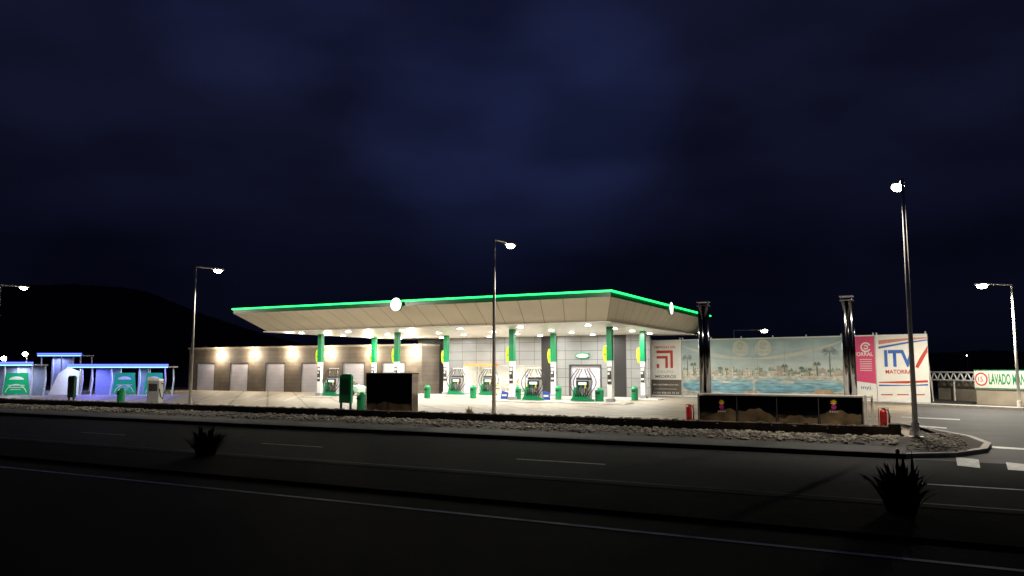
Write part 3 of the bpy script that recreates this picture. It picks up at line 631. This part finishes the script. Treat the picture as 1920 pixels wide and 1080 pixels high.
# ---------------------------------------------------------------- hoardings
A = G(1216, 742); B = G(1746, 755); dv = (B-A); LB = dv.length; du = dv/LB; angB = math.atan2(du.y, du.x); nb = Vector((-du.y, du.x, 0))
def onB(px, py):
    d = ray(px, py); k = (A-CAM).dot(nb)/d.dot(nb); p = CAM+d*k; return (p-A).dot(du), p.z
def board(pa, pb, label, m, pt=None):
    x0, _ = onB(pa, 700); x1, _ = onB(pb, 700); w_ = x1-x0
    o = thingP('billboard', label, 'billboard', A+du*x0, angB, 'advertising hoardings beside the station')
    MB().box(.02, w_-.02, 0, .06, .1, 4.72).build('panel', m, o)
    f = MB(); f.box(0,w_,-.02,.12,4.721,4.8); f.box(0,w_,.0,.12,0,.099); f.box(-.0,.02,-.01,.1,.1,4.72); f.box(w_-.02,w_,-.01,.1,.1,4.72); f.build('frame', M['white'], o)
    k = max(1, int(w_/2.5))
    for i in range(k+1):
        x = .1+(w_-.2)*i/k; MB().box(x-.05,x+.05,.13,.23,0,4.6).tube([(x,.2,3.6),(x,1.7,0)], .04).build('support', M['galv'], o)
        MB().box(x-.04,x+.04,-.02,.1,4.8,4.96).build('top_bracket', M['galv'], o)
    return o, w_, x0
o, w_, x0 = board(1219, 1278, 'cream and brown information board with a red square logo', M['whitep']); Y = -.008
def bz(py): return onB(1250, py)[1]
MB().quad((.03,-.005,.11),(w_-.03,-.005,.11),(w_-.03,-.005,bz(712)),(.03,-.005,bz(712))).build('brown_field', M['brown'], o)
text('board_text','EMPRESAS DEL', w_*.68, .2, M['redp'], o, w_*.5, Y, bz(651), .01)
lg = MB(); a, b, c0, d_ = w_*.22, w_*.74, bz(690), bz(657); q = .24
lg.quad((a,Y,d_-q),(b,Y,d_-q),(b,Y,d_),(a,Y,d_)).quad((b-q,Y,c0),(b,Y,c0),(b,Y,d_-q),(b-q,Y,d_-q)).build('square_logo', M['redp'], o)
lg = MB(); lg.quad((a,Y,d_-q*2.9),(b-q*2,Y,d_-q*2.9),(b-q*2,Y,d_-q*2),(a,Y,d_-q*2)); lg.quad((b-q*3,Y,c0),(b-q*2,Y,c0),(b-q*2,Y,d_-q*2.9),(b-q*3,Y,d_-q*2.9)); lg.build('square_logo', M['redp'], o)
MB().quad((a,Y,c0),(a+q,Y,c0),(a+q,Y,c0+.35),(a,Y,c0+.35)).build('square_logo', M['redp'], o)
text('board_text','GRUPO', w_*.5, .22, M['greyp'], o, w_*.5, Y, bz(697)); text('board_text','MEDEROS', w_*.66, .24, M['brown'], o, w_*.5, Y, bz(706), .01)
text('board_text','MÁS INFORMACIÓN EN:', w_*.8, .15, M['whitep'], o, w_*.5, Y, bz(721), .01); text('board_text','(+34) 928 53 73 21', w_*.8, .2, M['whitep'], o, w_*.5, Y, bz(737), .015)
MB().quad((w_*.15,Y,bz(730)),(w_*.85,Y,bz(730)),(w_*.85,Y,bz(728.6)),(w_*.15,Y,bz(728.6))).build('small_print', M['greyp'], o)
# pool poster
o, w_, x0 = board(1279, 1583, 'very long pool resort poster with two repeated pool scenes', M['postersky'])
def palm(x, z0, h, y, par):
    mb = MB(); mb.quad((x-.05,y,z0),(x+.05,y,z0),(x+.03,y,z0+h),(x-.03,y,z0+h))
    for i in range(15):
        a = -.8+i*(math.pi+1.6)/14+random.uniform(-.08,.08); L_ = h*random.uniform(.30,.42)
        p1 = (x+math.cos(a)*L_*.6, z0+h+math.sin(a)*L_*.5); p2 = (x+math.cos(a)*L_, z0+h+math.sin(a)*L_*.5-.22*L_)
        mb.quad((x,y,z0+h),(p1[0],y,p1[1]+.04),(p2[0],y,p2[1]),(p1[0],y,p1[1]-.03))
    mb.build('palm_print', M['palm'], par)
for k in range(2):
    a, b = (0.03, w_*.47) if k == 0 else (w_*.475, w_-.03); W_ = b-a
    random.seed(14+k)
    n = 90; MB().add([(a+W_*i/n, -.004, 2.25+.12*math.sin(i*.4)+random.uniform(-.14,.2)) for i in range(n+1)]+[(b,-.004,1.5),(a,-.004,1.5)], [tuple(range(n+3))]).build('tree_line_print', M['treep'], o)
    x = a+.05; nb_ = 0
    while x < b-.5:
        ww = random.uniform(.35,1.0); hh = random.uniform(.25,.85)*(1.2 if nb_%3==0 else .8); x1 = min(x+ww,b); nb_ += 1
        yy = -.008 if nb_%2 else -.0095
        bp = MB().quad((x,yy,1.6),(x1,yy,1.6),(x1,yy,1.7+hh),(x,yy,1.7+hh)).build('building_print', M['bldp'] if nb_%2 else M['bldp2'], o)
        for fl_ in range(int(hh/.28)):
            xx = x+.08
            while xx < x1-.12: MB().quad((xx,-.011,1.80+fl_*.26),(xx+.08,-.011,1.80+fl_*.26),(xx+.08,-.011,1.93+fl_*.26),(xx,-.011,1.93+fl_*.26)).build('window_print', M['greyp'], bp); xx += .24
        x += ww+random.uniform(-.15,.15)
    MB().quad((a,-.012,.12),(b,-.012,.12),(b,-.012,1.80),(a,-.012,1.74)).build('terrace_print', M['terrace'], o)
    n = 48; pv = []
    for i in range(n):
        t_ = 2*math.pi*i/n; pv.append((a+W_*(.5+.5*math.cos(t_)), -.016, (1.02 if k else .95)+.62*math.sin(t_)*(1-.25*math.cos(t_)*(1 if k else -1))+.13*math.sin(3*t_)))
    MB().add(pv, [tuple(range(n))]).build('pool_print', M['pool'], o)
    MB().disc(a+W_*(.38 if k else .62), 1.28, -.019, W_*.09, .09, 20).build('pool_island_print', M['bldp'], o)
    for q in range(9):
        ux = a+W_*(.06+.1*q)+random.uniform(-.15,.15); uz = 1.62+random.uniform(-.05,.12)
        MB().quad((ux-.17,-.022,uz+.22),(ux+.17,-.022,uz+.22),(ux,-.022,uz+.36)).build('parasol_print', M['whitep'] if q%2 else M['sand'], o)
    palm(a+W_*(.08 if k==0 else .86), 1.75, 1.5 if k==0 else 1.9, -.02, o); palm(a+W_*(.17 if k==0 else .72), 1.8, .9, -.021, o); palm(a+W_*.55, 1.8, .6, -.02, o); palm(a+W_*.36, 1.8, .75, -.021, o); palm(a+W_*.64, 1.8, .5, -.02, o)
    cx = a+W_*(.84 if k==0 else .12)
    MB().disc(cx, 4.0, -.026, .66, .66, 28).build('round_field_print', M['pale'], o)
    n = 28; lo = [(a+W_*i/n, -.024, 3.25+.55*(((a+W_*i/n)-cx)/W_)**2*3-.15) for i in range(n+1)]
    hi = [(p[0], -.024, min(p[2]+.07+.22*math.sin(math.pi*i/n), 4.6)) for i, p in enumerate(lo)][::-1]
    MB().add([(p[0],p[1],min(p[2],4.4)) for p in lo]+hi, [tuple(range(2*n+2))]).build('swoosh_print', M['pale'], o)
    MB().ring(cx, 4.15, -.028, .28, .06, 24, .3, 5.6).build('spiral_logo', M['greyp'], o); MB().ring(cx, 4.15, -.028, .13, .05, 16, 3.4, 8.6).build('spiral_logo', M['greyp'], o)
    text('poster_text','matorral', .85, .16, M['greyp'], o, cx, -.028, 3.68)
MB().quad((w_*.82,-.022,.3),(w_*.95,-.022,.3),(w_*.93,-.022,.75),(w_*.84,-.022,.8)).build('lounger_print', M['sand'], o); MB().quad((w_*.41,-.022,.25),(w_*.465,-.022,.25),(w_*.46,-.022,.55),(w_*.42,-.022,.6)).build('lounger_print', M['sand'], o)
for q in range(1, 6):
    x = w_*q/6; MB().quad((x-.012,-.031,.11),(x+.012,-.031,.11),(x+.012,-.031,4.71),(x-.012,-.031,4.71)).build('panel_joint', M['seamp'], o)
# pink poster
o, w_, x0 = board(1584, 1643, 'narrow pink and white poster behind the right flue', M['pink'])
MB().quad((.03,-.005,.12),(w_-.03,-.005,.12),(w_-.03,-.005,1.25),(.03,-.005,1.55)).build('white_field', M['whitep'], o)
xx = onB(1623,650)[0]-x0; MB().ring(xx, onB(1622,651)[1], Y, .36, .1, 24, .4, 5.8).build('spiral_logo', M['whitep'], o); MB().ring(xx, onB(1622,651)[1], Y, .17, .08, 16, 3.4, 8.8).build('spiral_logo', M['whitep'], o)
text('poster_text','MATORRAL', w_*.86, .28, M['whitep'], o, w_*.5, Y, onB(1620,664)[1], .015)
for i in range(6): MB().quad((w_*.5,Y,3.0-.16*i),(w_*.88,Y,3.0-.16*i),(w_*.88,Y,3.05-.16*i),(w_*.5,Y,3.05-.16*i)).build('small_print', M['pale'], o)
text('poster_text','myj.', w_*.35, .34, M['bluep'], o, w_*.68, Y, .95, .01)
# end poster
o, w_, x0 = board(1644, 1742, 'white poster with large blue letters at the right end of the hoarding', M['whitep'])
def px4(px, py): a, b = onB(px, py); return (a-x0, b)
def poly(pts, y): return MB().add([(px4(*p)[0], y, px4(*p)[1]) for p in pts], [tuple(range(len(pts)))])
poly([(1647,638),(1700,634),(1740,632),(1740,634),(1700,638),(1647,646)], -.006).build('salmon_band', mat('salmon_print', (.55,.22,.17), .5), o)
poly([(1716,688),(1724,672),(1739,648),(1739,660),(1728,680),(1722,690)], -.020).build('red_swoosh', M['redp'], o)
poly([(1647,650),(1700,641),(1740,636),(1740,638),(1706,643),(1690,646),(1647,654)], -.010).build('blue_band', M['bluep'], o)
a_, b_ = px4(1658,670), px4(1715,670); text('logo_letters','ITV', b_[0]-a_[0], px4(1688,656)[1]-px4(1688,688)[1], M['bluep'], o, (a_[0]+b_[0])/2, -.014, px4(1688,672)[1], .03)
text('poster_text','MATORRAL', px4(1714,690)[0]-px4(1660,690)[0], .30, M['redp'], o, px4(1687,690)[0], -.014, px4(1688,697)[1], .02)
poly([(1648,716),(1740,713),(1740,717),(1700,719),(1648,718)], -.006).build('red_band', M['redp'], o); poly([(1648,721),(1700,722),(1740,720),(1740,723),(1648,724)], -.010).build('lower_blue_band', M['bluep'], o)
for i in range(3): poly([(1652+i*30,741),(1674+i*30,741),(1674+i*30,739),(1652+i*30,739)], -.012).build('small_print', M['redp'], o)
# ---------------------------------------------------------------- right hand walls
pa, pb = G(1832, 758), G(2010, 766); dw = (pb-pa).normalized(); aw = math.atan2(dw.y, dw.x); nw = Vector((-dw.y, dw.x, 0))
def onW(px, py):
    d = ray(px, py); k = (pa-CAM).dot(nw)/d.dot(nw); p = CAM+d*k; return (p-pa).dot(dw), p.z
Lw = (pb-pa).length
o = thingP('boundary_wall', 'pale rendered wall carrying the hand wash sign at the right edge', 'wall', pa, aw)
MB().box(0,Lw,0,.25,0,1.0).build('lower_wall', M['render'], o); MB().box(-.05,Lw,-.04,.29,1.001,1.05).build('coping', M['white'], o)
o = thingP('hand_wash_sign', 'long pale sign with green lettering and a red ringed number', 'sign', pa+nw*-.06, aw)
zs1 = onW(1875,695)[1]
MB().box(0,Lw,-.05,.0,1.06,zs1+.05).build('board', M['signback'], o)
MB().box(0,Lw,-.07,-.052,1.06,1.11).box(0,Lw,-.07,-.052,zs1,zs1+.05).build('border', M['green'], o)
x, z = onW(1842,711); MB().disc(x, z, -.056, .44,.44,24).build('red_disc', M['redp'], o); MB().disc(x, z, -.060, .34,.34,24).build('white_disc', M['whitep'], o)
text('number','15.', .42, .34, M['redp'], o, x, -.064, z, .02)
xa, xb = onW(1856,712)[0], onW(1946,712)[0]; text('sign_text','LAVADO MANUAL', xb-xa, .72, M['green'], o, (xa+xb)/2, -.056, onW(1890,711)[1], .03)
ta = CAM+ray(1745,690)*(60/F); tb = CAM+ray(1834,690)*(54/F); ta.z = tb.z = 0
dw2 = (tb-ta); Lt = dw2.length; aw2 = math.atan2(dw2.y, dw2.x)
o = thingP('truss_shelter', 'white lattice roof beam over a brown recess right of the hoarding', 'shelter', ta, aw2)
tr = MB(); z0, z1 = 1.5, 2.08; tr.tube([(0,0,z1),(Lt,0,z1)], .07,6); tr.tube([(0,0,z0),(Lt,0,z0)], .07,6); k = 7
for i in range(k): x = Lt*i/k; xm = Lt*(i+.5)/k; xe = Lt*(i+1)/k; tr.tube([(x,0,z0),(xm,0,z1)], .05,6); tr.tube([(xm,0,z1),(xe,0,z0)], .05,6)
tr.build('lattice_beam', M['white'], o)
MB().box(0,Lt,.5,.65,0,1.5).build('back_wall', M['render'], o)
for x in (.05, Lt*.5, Lt-.05): MB().box(x-.04,x+.04,-.04,.04,0,1.45).build('post', M['galv'], o)

# ---------------------------------------------------------------- car
s, _ = onT(652, 735, 54); o = thing('parked_car', 'pale green small car parked beyond the leftmost front column', 'car', s, 53.5, rot=R(8))
bd = MB(); bd.prism([(-1.85,.28),(1.85,.28),(1.9,.55),(1.82,.8),(1.1,.93),(-1.75,.95),(-1.88,.7)], -.8, .8); bd.build('body', M['carp'], o, .06)
cb = MB().prism([(-1.7,.94),(1.05,.94),(.45,1.4),(.2,1.47),(-1.2,1.47),(-1.5,1.35)], -.68, .68).build('cabin', M['carp'], o, .05)
for sg in (-1, 1):
    MB().prism([(-1.45,.99),(-.38,.99),(-.38,1.38),(-1.2,1.38)], sg*.69-.004, sg*.69+.004).build('side_window', M['glassd'], cb); MB().prism([(-.3,.99),(.85,.99),(.4,1.36),(-.3,1.38)], sg*.69-.004, sg*.69+.004).build('side_window', M['glassd'], cb)
    MB().box(1.84,1.9,sg*.62-.14,sg*.62+.14,.62,.76).build('headlight', M['whitep'], o); MB().box(-1.9,-1.83,sg*.65-.1,sg*.65+.1,.68,.88).build('tail_light', M['red'], o)
    for x in (-1.2, 1.2):
        wv = MB().tube([(x,sg*.66,.3),(x,sg*.84,.3)], .3, 20).build('wheel', M['black'], o); MB().tube([(x,sg*.845,.3),(x,sg*.86,.3)], .18, 12).build('rim', M['steel'], wv)
MB().quad((1.07,-.6,.97),(1.07,.6,.97),(.48,.55,1.38),(.48,-.55,1.38)).build('windscreen', M['glassd'], cb)

# ---------------------------------------------------------------- plants
def plant(p, h, wd, n, label, seed, m=None, flower=False):
    random.seed(seed); o = thingP('spiky_plant', label, 'plant', p, random.uniform(0,6), 'spiky plants of the roadside')
    mb = MB()
    for i in range(n):
        a = random.uniform(0, 2*math.pi); sp_ = random.random()**.7; L_ = h*random.uniform(.6,1.12); rr = wd*.5*sp_; w0_ = random.uniform(.03,.06)*h
        bx, by = random.uniform(-.12,.12)*wd, random.uniform(-.12,.12)*wd; prev = None; tx, ty = -math.sin(a), math.cos(a)
        for q in range(6):
            u = q/5; r2 = rr*(u**1.3); z = L_*(u-.38*sp_*u*u*1.4)
            ww = w0_*(1-u)**.7*(.5+1.2*min(u*2,1)); c = (bx+math.cos(a)*r2, by+math.sin(a)*r2, max(z,0)+.02)
            cur = ((c[0]-tx*ww,c[1]-ty*ww,c[2]),(c[0]+tx*ww,c[1]+ty*ww,c[2]))
            if prev: mb.quad(prev[0],prev[1],cur[1],cur[0])
            prev = cur
    mb.build('leaves', m or M['leaf'], o)
    if flower: MB().ell((.05,.0,h*1.02),(.05,.03,.05),8,5).build('flower', M['orange'], o)
plant(G(1692,965), 1.0, 1.35, 130, 'large dark spiky plant in the median at the lower right', 5, flower=True)
plant(G(385,856), .95, 1.5, 110, 'smaller dark spiky plant in the median at the left', 8)
s, _ = onT(880, 765, 29.9); plant(W(s, 29.9, 0), .8, .7, 40, 'small yellow green plant poking above the low wall', 11, mat('dry_leaf', (.3,.25,.05), .6))

# ---------------------------------------------------------------- hills
def ridge(pts, dist, name, label):
    mb = MB(); cols = []; random.seed(9)
    P = []
    for (a, b), (c, d) in zip(pts, pts[1:]):
        for i in range(8): u = i/8; P.append((a+(c-a)*u, b+(d-b)*u+random.uniform(-1,1)))
    P.append(pts[-1])
    for px, py in P:
        d = ray(px, 690); d.z = 0; d = d/F; base = d*dist; z = max(H+(690-py)/F*dist, .5)
        cols.append([(base.x*.72, base.y*.72, -1), (base.x*.84, base.y*.84, z*.5+random.uniform(-1.5,1.5)), (base.x*.94, base.y*.94, z*.85), (base.x, base.y, z), (base.x*1.2, base.y*1.2, z*.4), (base.x*1.3, base.y*1.3, -1)])
    n = len(cols); mb.add([v for c in cols for v in c], [(i*6+j, (i+1)*6+j, (i+1)*6+j+1, i*6+j+1) for i in range(n-1) for j in range(5)])
    return struct(mb, name, M['hill'], label, 'hill', True)
ridge([(-700,640),(-400,590),(-200,560),(-60,545),(40,534),(130,532),(210,537),(265,545),(320,566),(380,590),(430,606),(500,628),(600,655),(700,680),(760,692)], 700, 'hill', 'rounded black hill rising behind the left of the station')
ridge([(1500,685),(1650,668),(1760,662),(1850,656),(1920,660),(2100,640),(2400,650)], 800, 'distant_hills', 'low dark hills at the far right horizon')
